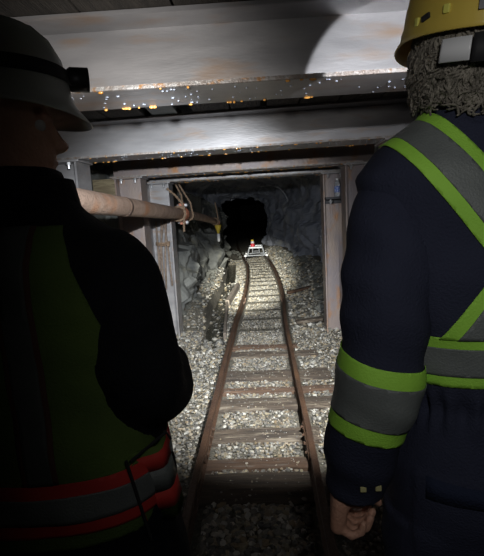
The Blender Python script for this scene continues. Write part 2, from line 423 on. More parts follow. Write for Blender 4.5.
def on_sleeper(x, y, pad):
    for a in allsl:
        if a[0] - pad < y < a[1] + pad and -a[2] - pad < x - track_x(y) < a[3] + pad: return True
    return False
sp = []
def scatter(nn, x0, x1, y0, y1, s0, s1, track=False):
    for _ in range(nn):
        y = y0 + (y1 - y0) * rng.random(); xx = x0 + (x1 - x0)*rng.random()
        x = track_x(y) + xx
        if not wall_lx(y) + .05 < x < wall_rx(y) - .02: continue
        if DITCH0 - .15 < y < DITCH1 and abs(x - ditch_x(y)) < .14: continue
        s = s0 + (s1 - s0) * rng.random()**2
        d = min(abs(xx - .313), abs(xx + .313))
        if d < .05 + s*.8: continue
        on = on_sleeper(x, y, -.005)
        if on and rng.random() < (.90 if y < 5 else .12): continue
        z = SLEEPER_TOP if on else ground(x, y) + .012
        sp.append((x, y, z, s * (.6 if on else 1)))
scatter(2200, -.30, .30, 1.3, 2.06, .010, .024)
scatter(9500, -.30, .30, 2.05, 5.2, .005, .014)
scatter(8500, -1.15, -.33, 1.5, 5.4, .006, .017)
scatter(7000, .34, 1.05, 1.5, 5.4, .006, .017)
scatter(6500, -.30, .30, 5.2, 9.5, .006, .014)
scatter(2500, -.30, .30, 9.5, 14, .008, .016)
scatter(5200, -.75, -.33, 4.9, 13.5, .007, .022)
scatter(2200, -1.2, -.55, 5, 12, .009, .034)
scatter(3200, .34, 1.2, 5.2, 11, .009, .036)
scatter(700, .34, .8, 11, 14, .02, .05)
for _ in range(420):
    y = 4.8 + 5*rng.random()**1.6; sp.append((ditch_x(y) + rng.uniform(-.13, .13), y, -.10 + .05*max(0, 5.5 - y), rng.uniform(.010, .035)))
stones('track_ballast', sp, 'gravel', 'pale crushed stone ballast between and beside the rails', 'gravel')

# ------------------------------------------------------------------ steel support frames
Z_U, Z_T = 1.85, 2.085
def hsec(mb, p0, p1, wdir, depth, fw, ft=.014, wt=.012):
    """H section from p0 to p1; wdir = direction of the section's depth; flanges fw wide across."""
    p0, p1 = Vector(p0), Vector(p1); t = (p1 - p0).normalized(); d = (wdir - t*wdir.dot(t)).normalized(); s = t.cross(d)
    h = depth/2
    pts = [(-h,-fw/2),(-h,fw/2),(-h+ft,fw/2),(-h+ft,wt/2),(h-ft,wt/2),(h-ft,fw/2),(h,fw/2),(h,-fw/2),(h-ft,-fw/2),(h-ft,-wt/2),(-h+ft,-wt/2),(-h+ft,-fw/2)]
    L = (p1 - p0).length; k = max(2, int(L / .15))
    mb.rings([[p0.lerp(p1, i/k) + d*a + s*b for a, b in pts] for i in range(k + 1)])
def frame(label, yl, yr_, xl, xr, zu=Z_U, drips=True, shade='steel'):
    """xl: inner face of the left post, xr: inner face of the right post."""
    x0, x1 = xl - .30, xr + .30
    Yf = lambda x: yl + (yr_ - yl) * (x - x0) / (x1 - x0)
    root = thing('steel_support_frame', label, 'support frame', ((xl + xr)/2, (yl + yr_)/2, 0), 'steel frames across the tunnel')
    mb = MB(); zc = zu + .118
    hsec(mb, (x0, Yf(x0), zc), (x1, Yf(x1), zc), Vector((0, 0, 1)), .235, .24)
    beam = mb.build('crossbeam', M[shade], root)
    # the wet, rust streaked lips of the flanges
    for dy, zz in ((-.1215, zu + .007), (-.1215, zu + .235 - .007)):
        q = MB(); k = 60
        q.rings([[Vector((x, Yf(x) + dy + .0015*noise.noise(Vector((x*30, zz*9, 1))), zz)) + Vector((0, a, b)) for a, b in ((-.002,-.006),(.003,-.0075),(.003,.0065),(-.002,.006))] for x in [x0 + (x1 - x0)*i/k for i in range(k + 1)]])
        q.build('flange_lip', M['steel_edge' if zz < zu + .1 else 'steel'], beam)
    if drips:
        for nm, mm, cnt in (('rust_drop', 'drip', 44), ('water_bead', 'drop', 150)):
            q = MB(); r = random.Random(yl)
            for _ in range(cnt):
                x = x0 + .3 + (x1 - x0 - .6)*r.random()
                if nm == 'rust_drop': dy = r.choice((-.117, .113, .113)); s = r.uniform(.0025, .0052)
                else: dy = r.uniform(-.10, .10); s = r.uniform(.0012, .0028)
                q.ell((x, Yf(x) + dy, zu - s*.55), (s * r.uniform(1, 2.8), s, s*.9), seg=7, rg=4)
            o = q.build(nm, M[mm], beam, True); o['kind'] = 'stuff'
    for s, xi in ((-1, xl), (1, xr)):
        xc = xi + s*.13; yc = Yf(xc)
        mb = MB(); hsec(mb, (xc, yc, -.08), (xc, yc, zu - .012), Vector((1, 0, 0)), .26, .24)
        post = mb.build('post', M[shade if s < 0 else ('rust_steel' if shade == 'steel' else shade)], root)
        MB().box((xc - .15, yc - .13, zu - .014), (xc + .15, yc + .13, zu), bev=.003).build('cap_plate', M['steel'], post)
        for dx in (-.07, .07):
            for dy in (-.095, .095):
                q = MB(); q.tube([(xc + dx, yc + dy, zu - .055), (xc + dx, yc + dy, zu - .012)], .009, 8); q.tube([(xc + dx, yc + dy, zu - .030), (xc + dx, yc + dy, zu - .014)], .017, 6)
                q.build('bolt', M['galv'], post)
    return root
frame('nearest steel support frame, its wide beam across the top lit by a round lamp spot', 1.57, 1.63, -1.25, 1.15)
frame('second steel support frame, clean grey beam between the two helmets', 3.10, 2.99, -1.20, .79)
frame('third steel support frame, beam seen as a thin brown lit strip', 4.60, 4.50, -1.18, .80, shade='rust_steel')
frame('farthest steel support frame at the edge of the bare rock tunnel', 5.28, 5.24, -1.045, .69, zu=1.832)

# lagging boards resting on the beams
def boards(y0, y1, xs, group, label, mats):
    for i, (xa, xb) in enumerate(xs):
        a, b = y0 + rng.uniform(-.04, .04), y1 + rng.uniform(-.04, .04)
        t = rng.uniform(.035, .05)
        m = mats.get(i)
        o = MB().box((xa, a, Z_T + .001), (xb, b, Z_T + t), bev=.004).build('lagging_board', m[0] if m else M['timber'])
        tag(o, m[1] if m else label, 'board', group, 'thing')
def strips(x0, x1, wmin, wmax, gap):
    out = []; x = x0
    while x < x1 - wmin:
        w_ = rng.uniform(wmin, wmax); out.append((x, min(x + w_, x1))); x += w_ + rng.uniform(.004, gap)
    return out
boards(.55, 1.70, strips(-1.5, 1.4, .22, .3, .012), 'roof boards over the nearest beam', 'dark roof board lying on the nearest beam', {})
xs2 = [(-1.45,-1.2),(-1.19,-.95),(-.94,-.71),(-.66,-.50),(-.40,-.17),(-.16,.02),(.06,.25),(.26,.49),(.50,.74),(.75,1.0)]
boards(1.74, 3.12, xs2, 'roof boards between the first and second beam', 'dark roof board between the nearest and second beams',
       {3: (M['plate'], 'pale grey-green roof board seen between the two nearest beams')})
boards(3.16, 4.62, strips(-1.45, 1.0, .22, .3, .012), 'roof boards between the second and third beam', 'dark roof board between the second and third beams', {})

o = MB().box((-1.68, 4.52, 1.685), (-1.445, 4.78, 1.85), bev=.008).build('timber_block', M['timber_pale'])
tag(o, 'weathered yellowish timber block wedged beside the left post above the pipe', 'timber block', kind='thing')

# ------------------------------------------------------------------ pipe, ropes, rods
KP = .878
def pt(y): y /= KP; return Vector((KP*(-1.10 - .002*(y - 2)), KP*y, 1.45 + KP*(.125 - .0285*(y - 2.5) - (.004*(y - 6.2)**2 if y > 6.2 else 0))))
def ps(x, y, z): return (x*KP, y*KP, 1.45 + (z - 1.45)*KP)
pipe = thing('rusty_pipe', 'large rusty pipe running along the left side behind the left person', 'pipe', pt(4))
def pipe_seg(y0, y1, r, nm):
    q = MB(); k = max(3, int((y1 - y0)/.12))
    q.tube([pt(y0 + (y1 - y0)*i/k) for i in range(k + 1)], r, 24); return q.build(nm, M['rust'], pipe, True)
pipe_seg(.53, 5.38, .067, 'pipe_body'); pipe_seg(5.50, 9.9, .058, 'pipe_body')
cp = pt(5.44)
q = MB(); q.lathe([(.068,-.085),(.086,-.083),(.090,-.045),(.079,-.035),(.079,.035),(.090,.045),(.086,.083),(.068,.085)], Matrix.Translation(cp) @ Matrix.Rotation(R(-90), 4, 'X'), 24)
coup = q.build('coupling', M['rust_red'], pipe, True)
for s in (-1, 1):
    q = MB(); q.box((-.035, -.05, -.025), (.035, .05, .025), Matrix.Translation(cp + Vector((.02, 0, s*.102))), bev=.008); lug = q.build('clamp_lug', M['rust_red'], coup)
    q = MB(); q.tube([cp + Vector((-.04, -.02, s*.102)), cp + Vector((.09, -.02, s*.102))], .013, 8); q.tube([cp + Vector((.055, -.02, s*.102)), cp + Vector((.08, -.02, s*.102))], .024, 6); q.build('bolt', M['galv'], lug)
q = MB(); q.tube([pt(3.14), pt(3.18)], .070, 24); q.build('weld_ring', M['rail'], pipe)
q = MB(); q.tube([pt(9.62), pt(9.70)], .072, 20); q.build('end_flange', M['rust_red'], pipe)

def rope(label, pts, r=.012, name='rope', strands=2):
    q = MB()
    P = [Vector(p) for p in pts]; full = []
    for i in range(len(P) - 1):
        k = max(2, int((P[i+1] - P[i]).length / .012))
        full += [P[i].lerp(P[i+1], j/k) for j in range(k)]
    full.append(P[-1])
    for s in range(strands):
        path = []
        for i, p in enumerate(full):
            t = (full[min(i+1, len(full)-1)] - full[max(i-1, 0)]).normalized(); u = t.orthogonal().normalized(); v = t.cross(u)
            a = i*.8 + s*2*math.pi/strands; path.append(p + (u*math.cos(a) + v*math.sin(a))*r*.55)
        q.tube(path, r*.6, 6)
    return tag(q.build(name, M['rope'], None, True), label, 'rope', kind='thing')
def loop(y, r, n=20, a0=0, a1=2*math.pi, dx=0):
    c = pt(y); return [c + Vector((math.cos(a0 + (a1-a0)*i/n)*r, dx*i/n, math.sin(a0 + (a1-a0)*i/n)*r)) for i in range(n + 1)]
rope('rusty rope tied from the left post down round the pipe coupling', [(-1.06, 5.13, 1.76), (-.98, 5.18, 1.68), (-.92, 5.24, 1.59)] + loop(5.29, .081, 40, .5, .5 + 4*math.pi, -.05) + [pt(5.27) + Vector((.055, 0, -.11)), pt(5.27) + Vector((.05, 0, -.21))], .013)
rope('rope sling hanging from the roof round the pipe beyond the coupling', [ps(-1.24, 6.6, 1.92), ps(-1.17, 6.66, 1.74)] + loop(6.75*KP, .072, 22, 2.5, 2.5 + 4.4) + [ps(-1.05, 6.72, 1.62), ps(-1.20, 6.62, 1.92)], .012)
rope('short rope tied round the far end of the pipe', loop(9.3, .07, 24, 0, 4*math.pi, .1) + [pt(9.4) + Vector((.05, 0, .18)), pt(9.4) + Vector((.02, 0, .40))], .014)
yt = thing('yellow_tag', 'yellow funnel-shaped marker hanging below the far end of the pipe', 'marker', pt(9.4) + Vector((.05, 0, -.17)))
q = MB(); q.lathe([(.07, .10), (.065, .06), (.03, -.04), (.022, -.08)], Matrix.Translation(pt(9.4) + Vector((.05, 0, -.17)))); q.build('cone', M['yellow'], yt, True)
q = MB(); q.lathe([(.03, -.08), (.035, -.10), (.03, -.22), (.018, -.25)], Matrix.Translation(pt(9.4) + Vector((.05, 0, -.17)))); q.build('nozzle', M['cap_white'], yt, True)

rods = thing('rod_bundle', 'bundle of rusty rods tied upright against the farthest left post', 'rod bundle', (-1.16, 5.1, .55))
for i, (dx, top, bot, lean) in enumerate([(-.075, 1.40, .62, .00), (-.035, 1.43, .66, .012), (.005, 1.40, .60, .02), (.045, 1.46, .64, -.015), (-.055, 1.36, .70, .03)]):
    q = MB(); x = -1.155 + dx; q.tube([(x + lean*2, 5.195, top), (x, 5.185, (top+bot)/2), (x - lean, 5.19, bot)], .0105, 8); q.build('rod', M['rod'], rods, True)
q = MB()
for k in range(2): q.tube([(-1.245, 5.175, 1.13 + .02*k), (-1.20, 5.165, 1.125 + .02*k), (-1.15, 5.165, 1.12 + .02*k), (-1.10, 5.17, 1.13 + .02*k), (-1.085, 5.18, 1.14 + .02*k)], .009, 6)
q.ell((-1.10, 5.155, 1.13), (.022, .02, .03)); q.build('tie', M['rope'], rods, True)

# bracket with a bottle on the right post
br = thing('steel_bracket', 'dark steel bracket sticking out across the farthest right post', 'bracket', (.83, 5.1, 1.56))
MB().box((.70, 5.00, 1.535), (.945, 5.245, 1.56), bev=.003).build('shelf_plate', M['dark_metal'], br)
MB().box((.712, 5.22, 1.49), (.93, 5.235, 1.536), bev=.002).build('back_plate', M['dark_metal'], br)
q = MB(); q.tube([(.76, 5.06, 1.49), (.76, 5.06, 1.536)], .012, 8); q.tube([(.76, 5.06, 1.505), (.76, 5.06, 1.525)], .02, 6); q.build('bolt', M['galv'], br)
bt = thing('water_bottle', 'small clear water bottle with blue label on the right post bracket', 'bottle', (.835, 5.07, 1.561))
TB = Matrix.Translation((.835, 5.07, 1.561))
q = MB(); q.lathe([(.028, 0), (.032, .004), (.032, .05), (.030, .055), (.032, .06), (.032, .13), (.027, .15), (.014, .17), (.013, .18)], TB); q.build('bottle_body', M['bottle'], bt, True)
q = MB(); q.lathe([(.0335, .045), (.0335, .115)], TB, caps=False); o = q.build('label_wrap', M['blue'], bt, True); o['label'] = 'blue and white paper label'
md = o.modifiers.new('s', 'SOLIDIFY'); md.thickness = .001
q = MB(); q.lathe([(.016, .178), (.016, .197)], TB); q.build('bottle_cap', M['cap_white'], bt)

# ------------------------------------------------------------------ cart on the rails
cx, cy = track_x(13.3) + .04, 13.3
cart = thing('rail_cart', 'small white metal rail cart standing on the track far down the tunnel', 'cart', (cx, cy, .13))
rt = SLEEPER_TOP + .0845
MB().box((cx - .21, cy - .35, rt + .27), (cx + .21, cy + .35, rt + .30), bev=.01).build('deck', M['white'], cart)
q = MB()
for a in (-1, 1):
    q.box((cx + a*.20 - .015, cy - .36, rt + .285), (cx + a*.20 + .015, cy + .36, rt + .325), bev=.006)
    q.box((cx - .215, cy + a*.34 - .02, rt + .285), (cx + .215, cy + a*.34 + .02, rt + .325), bev=.006)
q.build('deck_rim', M['white'], cart)
for a in (-1, 1):
    for b in (-1, 1):
        MB().tube([(cx + a*.195, cy + b*.32, rt + .28), (cx + a*.245, cy + b*.32, rt + .07)], .022, 8).build('leg', M['white'], cart)
        q = MB(); q.tube([(cx + a*.30, cy + b*.32, rt + .0705), (cx + a*.325, cy + b*.32, rt + .0705)], .07, 18); q.tube([(cx + a*.27, cy + b*.32, rt + .07), (cx + a*.345, cy + b*.32, rt + .07)], .02, 10); q.build('wheel', M['galv'], cart)
for b in (-1, 1):
    MB().tube([(cx - .28, cy + b*.32, rt + .07), (cx + .28, cy + b*.32, rt + .07)], .018, 8).build('axle', M['white'], cart)
    q = MB(); q.tube([(cx - .09, cy + b*.32, rt + .28), (cx - .10, cy + b*.32, rt + .14), (cx + .10, cy + b*.32, rt + .14), (cx + .09, cy + b*.32, rt + .28)], .016, 8); q.build('hanger_frame', M['white'], cart)
jug = thing('red_canister', 'red canister with a yellow cap standing on the white rail cart', 'canister', (cx - .09, cy - .2, rt + .30))
TJ = Matrix.Translation((cx - .09, cy - .2, rt + .301))
q = MB(); q.lathe([(.05, 0), (.06, .01), (.06, .09), (.045, .115)], TJ); q.build('canister_body', M['red'], jug, True)
q = MB(); q.lathe([(.045, .115), (.05, .12), (.045, .17), (.035, .18)], TJ); q.build('neck', M['cap_white'], jug, True)
q = MB(); q.lathe([(.037, .18), (.04, .185), (.034, .22), (.015, .225)], TJ); q.build('cap', M['yellow'], jug, True)

# ------------------------------------------------------------------ loose things on the ground
def rock_mesh(seed, s):
    bm = bmesh.new(); bmesh.ops.create_icosphere(bm, subdivisions=3, radius=1)
    r = random.Random(seed); planes = [(Vector((r.gauss(0,1), r.gauss(0,1), r.gauss(0,1))).normalized(), r.uniform(.55, .85)) for _ in range(13)]
    for v in bm.verts:
        p = v.co.copy()
        for nrm, d in planes:
            k = p.dot(nrm)
            if k > d: p -= nrm * (k - d)
        p += p.normalized() * .05 * noise.noise(p*3 + Vector((seed, 0, 0)))
        v.co = Vector((p.x*s[0], p.y*s[1], p.z*s[2]))
    me = bpy.data.meshes.new('rock'); bm.to_mesh(me); bm.free(); return me
protos = [rock_mesh(i, (1, .8 + .05*i, .6 + .05*(i % 4))) for i in range(7)]
def rock(x, y, s, label, group, dark=False, seed=0):
    i = seed % 7; me = protos[i] if not dark else protos[i].copy()
    if not me.materials: me.materials.append(M['rubble_dark'] if dark else M['rubble'])
    o = bpy.data.objects.new('rock', me); C.objects.link(o)
    o.location = (x, y, ground(x, y) + s*.28); o.scale = (s, s*(.8 + .4*rng.random()), s*(.8 + .4*rng.random())); o.rotation_euler = (rng.uniform(-.3, .3), rng.uniform(-.3, .3), rng.uniform(0, 6.28))
    return tag(o, label, 'rock', group, 'thing')
k = 0; placed = []
def free(x, y, s):
    for a, b, c in placed:
        if (a-x)**2 + (b-y)**2 < (.9*(c+s))**2: return False
    placed.append((x, y, s)); return True
for _ in range(400):
    y = rng.uniform(5.45, 13.2); x = wall_rx(y) - abs(rng.gauss(.12, .28)); s = rng.uniform(.04, .125)
    if x < track_x(y) + .5 + s or x > wall_rx(y) - .08 - s: continue
    if y < 5.8 and x > .6: continue
    if len(placed) >= 62: break
    if free(x, y, s): k += 1; rock(x, y, s, 'broken rock in the rubble at the foot of the right wall', 'rubble along the right wall', k % 3 == 0, k)
n0 = len(placed)
for _ in range(400):
    y = rng.uniform(5.7, 12.6); x = wall_lx(y) + abs(rng.gauss(.08, .16)); s = rng.uniform(.04, .11)
    if x > ditch_x(y) - .17 - s or x < wall_lx(y) + .02: continue
    if len(placed) - n0 >= 40: break
    if free(x, y, s): k += 1; rock(x, y, s, 'pale broken rock between the left wall and the ditch', 'rubble along the left wall', False, k)
for (x, y, s) in [(-.62, 14.6, .11), (-.78, 15.2, .14), (-1.0, 14.9, .16), (-.95, 15.8, .12), (-1.1, 14.2, .15), (-.75, 14.3, .09)]:
    k += 1; rock(x, y, s, 'pale rock in the heap left of the rail cart', 'rock heap by the rail cart', False, k)
k += 1; o = rock(.115, 8.45, .055, 'dark lump lying inside the right rail halfway down the track', None, True, k)

def plank(name, p0, p1, wd, th, m, label, cat='plank'):
    p0, p1 = Vector(p0), Vector(p1); t = (p1 - p0); L = t.length; t.normalize(); s = t.cross(Vector((0, 0, 1))).normalized(); u = s.cross(t)
    Mx = Matrix((s, t, u)).transposed().to_4x4(); Mx.translation = p0
    return tag(MB().box((-wd/2, 0, -th/2), (wd/2, L, th/2), Mx, bev=.006).build(name, M[m]), label, cat, kind='thing')
plank('timber_plank', (-.50, 5.05, .0), (-.60, 6.75, .03), .035, .16, 'plank', 'grey plank on edge lining the near end of the ditch')
plank('timber_plank', (-.60, 6.80, .06), (-.52, 8.35, .08), .06, .12, 'plank', 'grey plank on edge between the ditch and the left rail, farther one')
plank('timber_plank', (.36, 7.55, .055), (.84, 7.75, .11), .07, .04, 'rail', 'rust-brown bar lying in the rubble right of the track')
plank('timber_plank', (.36, 5.55, .045), (.70, 5.62, .06), .10, .04, 'sleeper', 'dark short plank beside the right rail behind the right post')

q = MB(); pts = [(-.02, 9.2, 1.93), (.2, 9.3, 1.95), (.36, 9.4, 1.90), (.48, 9.5, 1.78), (.56, 9.6, 1.62)]
sx = spline([0,1,2,3,4], [p[0] for p in pts]); sz = spline([0,1,2,3,4], [p[2] for p in pts])
q.tube([(sx(i/6), 9.2 + i/60, sz(i/6)) for i in range(25)], .008, 6)
tag(q.build('hanging_cable', M['white'], None, True), 'thin pale cable curving under the roof before the right rock wall', 'cable', kind='thing')

# ------------------------------------------------------------------ people
def remesh(mb, voxel, it=6, factor=.5, folds=None):
    me = mb.mesh('tmp'); o = bpy.data.objects.new('tmp', me); C.objects.link(o)
    bm = bmesh.new(); bm.from_mesh(me); bmesh.ops.recalc_face_normals(bm, faces=bm.faces[:]); bm.to_mesh(me); bm.free()
    r = o.modifiers.new('r', 'REMESH'); r.mode = 'VOXEL'; r.voxel_size = voxel
    s = o.modifiers.new('s', 'SMOOTH'); s.iterations = it; s.factor = factor
    dg = bpy.context.evaluated_depsgraph_get(); ev = o.evaluated_get(dg)
    out = bpy.data.meshes.new_from_object(ev)
    bpy.data.objects.remove(o)
    if folds:
        co = np.empty(len(out.vertices)*3, np.float32); out.vertices.foreach_get('co', co); co = co.reshape(-1, 3)
        nr = np.empty(len(out.vertices)*3, np.float32); out.vertices.foreach_get('normal', nr); nr = nr.reshape(-1, 3)
        d = np.array([folds(Vector(c)) for c in co.tolist()], np.float32)
        co += nr * d[:, None]; out.vertices.foreach_set('co', co.ravel()); out.update()
    return out
def loft(mb, secs, n=28, p=2.3):
    """secs: (x, y, z, rx, ry) super-ellipse sections stacked upwards"""
    rs = []
    for x, y, z, rx, ry in secs:
        r = []
        for k in range(n):
            a = 2*math.pi*k/n; c, s = math.cos(a), math.sin(a)
            r.append(Vector((x + rx*math.copysign(abs(c)**(2/p), c), y + ry*math.copysign(abs(s)**(2/p), s), z)))
        rs.append(r)
    mb.rings(rs)
def bend(pts, rads, k=6):
    n = len(pts); idx = list(range(n)); f = [spline(idx, [p[i] for p in pts]) for i in range(3)]; g = spline(idx, rads)
    t = [i/k for i in range((n-1)*k + 1)]
    return [Vector((f[0](a), f[1](a), f[2](a))) for a in t], [g(a) for a in t]
def hand(mb, wrist, d, pn, th, sc=1.0, curl=(.9, 1.0, .8), thumb_curl=.5, spread=.0):
    """d fingers' direction, pn palm normal (towards the palm side), th thumb side"""
    d = Vector(d).normalized(); th = (Vector(th) - d*Vector(th).dot(d)).normalized(); pn0 = d.cross(th)
    pn = pn0 if pn0.dot(Vector(pn)) > 0 else -pn0
    W = Vector(wrist)
    for o_, r0, r1 in ((-.030, .016, .0135), (-.011, .018, .0145), (.009, .018, .0145), (.029, .017, .0145)):     # palm rays, little to index
        mb.tube([W + th*o_*.55*sc, W + d*.045*sc + th*o_*.85*sc + pn*.003, W + d*.088*sc + th*o_*sc], [r0*sc, r0*sc*1.05, r1*sc], 10, round_ends=True)
    mb.tube([W + th*.012*sc + d*.02*sc, W + th*.028*sc + d*.05*sc + pn*.010*sc], [.018*sc, .016*sc], 10, round_ends=True)
    for i, (o_, ln, r) in enumerate(((-.032, .062, .0078), (-.011, .077, .0088), (.010, .082, .0090), (.031, .074, .0088))):
        p = W + d*.086*sc + th*o_*sc; a = 0; P = [p]; jit = (.12, .0, -.05, -.12)[i]
        for j, part in enumerate((.46, .31, .25)):
            a += curl[j] + jit*(j == 0)
            p = p + (d*math.cos(a) + pn*math.sin(a) + th*spread*(i - 1.5)).normalized()*ln*part*sc; P.append(p)
        mb.tube(P, [r*1.12*sc, r*1.06*sc, r*.98*sc, r*.86*sc], 10, round_ends=True)
    p = W + th*.030*sc + d*.030*sc + pn*.008*sc; P = [p]; a = .75
    for j, ln in enumerate((.042, .032, .026)):
        v = (th*math.cos(a)*.75 + d*.75 + pn*math.sin(a)*.9).normalized(); p = p + v*ln*sc; P.append(p); a += thumb_curl
    mb.tube(P, [.0145*sc, .0115*sc, .0105*sc, .0085*sc], 10, round_ends=True)
def head(mb, HM):
    mb.ell((0, -.005, .035), (.076, .095, .092), HM)                    # skull
    mb.ell((0, .03, -.035), (.058, .068, .085), HM)                     # face and jaw
    mb.ell((0, .075, -.098), (.026, .022, .020), HM)                    # chin
    mb.ell((0, .102, -.028), (.014, .020, .014), HM); mb.tube([HM @ Vector((0, .085, .02)), HM @ Vector((0, .104, -.022))], [.009, .012], 8, round_ends=True)  # nose
    mb.tube([HM @ Vector((-.045, .078, .024)), HM @ Vector((0, .092, .022)), HM @ Vector((.045, .078, .024))], .009, 8, round_ends=True)                       # brow
    mb.tube([HM @ Vector((-.022, .086, -.062)), HM @ Vector((0, .093, -.060)), HM @ Vector((.022, .086, -.062))], [.004, .007, .004], 8, round_ends=True)
    for s in (-1, 1): mb.ell((0, 0, 0), (.010, .018, .031), HM @ Matrix.Translation((s*.079, -.005, -.008)) @ Matrix.Rotation(s*.35, 4, 'Z'))
def helmet(root, HM, m, peak, rim=.010):
    n = 48; rs = []
    prof_ = [(.02, .150), (.045, .147), (.075, .134), (.10, .108), (.117, .07), (.125, .03), (.127, .005), (.130, -.005)]
    for r, z in prof_:
        rs.append([Vector((r*.98*math.cos(2*math.pi*k/n), r*1.17*math.sin(2*math.pi*k/n) - .0, z + .006*(1 if abs(math.cos(2*math.pi*k/n)) < .22 and z > .06 else 0))) for k in range(n)])
    for j, (e, dz) in enumerate(((.35, -.010), (1.0, -.017))):            # brim, longer at the peak
        r_ = []
        for k in range(n):
            a = 2*math.pi*k/n; f = max(0, math.sin(a))**2
            ex = e*(rim + peak*f); r_.append(Vector(((.127 + ex)*.98*math.cos(a), (.127*1.17 + ex*1.0)*math.sin(a), -.005 + dz*(1 + 1.6*f*e))))
        rs.append(r_)
    mb = MB(); mb.rings(rs, False, HM); mb.add([HM @ v for v in rs[0]] + [HM @ Vector((0, 0, .151))], [(k, (k+1) % n, n) for k in range(n)])
    o = mb.build('helmet', m, root, True)
    bm = bmesh.new(); bm.from_mesh(o.data); bmesh.ops.remove_doubles(bm, verts=bm.verts[:], dist=.0005); bmesh.ops.recalc_face_normals(bm, faces=bm.faces[:]); bm.to_mesh(o.data); bm.free()
    md = o.modifiers.new('thickness', 'SOLIDIFY'); md.thickness = .003; md.offset = -1
    return o
def around(HM, z, r, half, th, n=40, a0=0, a1=2*math.pi, tilt=0):
    """a band round the helmet at height z"""
    mb = MB(); rs = []
    closed = abs(a1 - a0 - 2*math.pi) < 1e-6
    for k in range(n + 1):
        a = a0 + (a1 - a0)*k/n; c, s = math.cos(a), math.sin(a); zz = z + tilt*s
        f = lambda rr, dz: HM @ Vector((rr*.98*c, rr*1.17*s, zz + dz))
        rs.append([f(r + .004, -half), f(r + th + .004, -half), f(r + th, half), f(r, half)])
    mb.rings(rs, not closed); return mb
def headlamp(helm, HM):
    T = HM @ Matrix.Translation((0, .160, .045)) @ Matrix.Rotation(R(-90), 4, 'X')
    q = MB(); q.lathe([(.020, -.016), (.024, -.010), (.024, .026), (.020, .026), (.020, .012)], T); l = q.build('headlamp', M['dark_metal'], helm, True)
    q = MB(); q.lathe([(.0195, .012), (.019, .0135), (.004, .0140)], T); q.build('lamp_lens', M['lens'], l, True)
def band(src, planes, keep, off, m, name, parent, thick=.0015):
    bm = bmesh.new(); bm.from_mesh(src)
    for co, no in planes:
        g = bm.verts[:] + bm.edges[:] + bm.faces[:]
        bmesh.ops.bisect_plane(bm, geom=g, plane_co=co, plane_no=no, clear_outer=True)
    if keep:
        seen = set(); kill = []
        for f in bm.faces:
            if f in seen: continue
            isl = [f]; seen.add(f); i = 0
            while i < len(isl):
                for e in isl[i].edges:
                    for g2 in e.link_faces:
                        if g2 not in seen: seen.add(g2); isl.append(g2)
                i += 1
            c = Vector((0, 0, 0))
            for f2 in isl: c += f2.calc_center_median()
            if not keep(c / len(isl)): kill += isl
        bmesh.ops.delete(bm, geom=kill, context='FACES')
    bm.normal_update()
    for v in bm.verts: v.co += v.normal * off
    me = bpy.data.meshes.new(name); bm.to_mesh(me); bm.free()
    o = bpy.data.objects.new(name, me); C.objects.link(o); me.materials.append(m)
    me.polygons.foreach_set('use_smooth', [True]*len(me.polygons))
    o.parent = parent; o.matrix_parent_inverse = Matrix.Translation(world_loc(parent)).inverted()
    md = o.modifiers.new('thickness', 'SOLIDIFY'); md.thickness = thick; md.offset = -1
    return o
def tri_band(src, co, no, w1, w2, extra, keep, parent, names=('lime_band', 'silver_band'), mats=('lime', 'silver'), off=.003):
    """band of half width w1 about the plane (co, no), with an inner stripe of half width w2"""
    co, no = Vector(co), Vector(no).normalized()
    a = band(src, [(co + no*w1, no), (co - no*w1, -no)] + extra, keep, off, M[mats[0]], names[0], parent)
    b = band(src, [(co + no*w2, no), (co - no*w2, -no)] + extra, keep, off + .0015, M[mats[1]], names[1], a)
    return a
def boots(root, spots):
    for x, y, yaw in spots:
        T = Matrix.Translation((x, y, 0)) @ Matrix.Rotation(yaw, 4, 'Z')
        q = MB(); q.ell((0, .07, .05), (.052, .10, .048), T); q.ell((0, -.05, .055), (.045, .055, .055), T); q.tube([T @ Vector((0, -.045, .04)), T @ Vector((0, -.045, .20))], [.05, .06], 14)
        me = remesh(q, .008, 4); b = link('boot', me, M['boot'], root, True)
        q = MB(); q.box((-.05, -.105, .008), (.05, .165, .03), T, bev=.01); q.build('sole', M['boot'], b)
def person_common(root, HM, neck0, neck1, arms, torso, legs, hands, scale=.9):
    mb = MB(); head(mb, HM)
    mb.tube([neck0, neck1], [.062, .056], 16, round_ends=True)
    loft(mb, [(x, y, z, rx*.86, ry*.86) for x, y, z, rx, ry in torso])
    for p, r in arms: a, b = bend(p, [q*.68 for q in r]); mb.tube(a, b, 12, round_ends=True)
    for p, r in legs: a, b = bend(p, [q*.8 for q in r]); mb.tube(a, b, 12, round_ends=True)
    for h in hands: hand(mb, **h)
    o = link('body', remesh(mb, .0042, 3, .5), M['skin'], root, True)
    for s in (-1, 1):
        q = MB(); q.ell((0, 0, 0), (.012, .012, .012), HM @ Matrix.Translation((s*.032, .073, .006))); q.build('eye', M['eye'], root, True)
    return o
def wrinkle(seed, amp=.004):
    def f(p):
        a = noise.noise(Vector((p.x*7, p.y*7, p.z*16 + p.x*6)) + Vector((seed, 0, 0)))
        b = noise.noise(Vector((p.x*14, p.y*14, p.z*8)) + Vector((0, seed, 0)))
        return amp*(a*1.2 + b*.8)
    return f

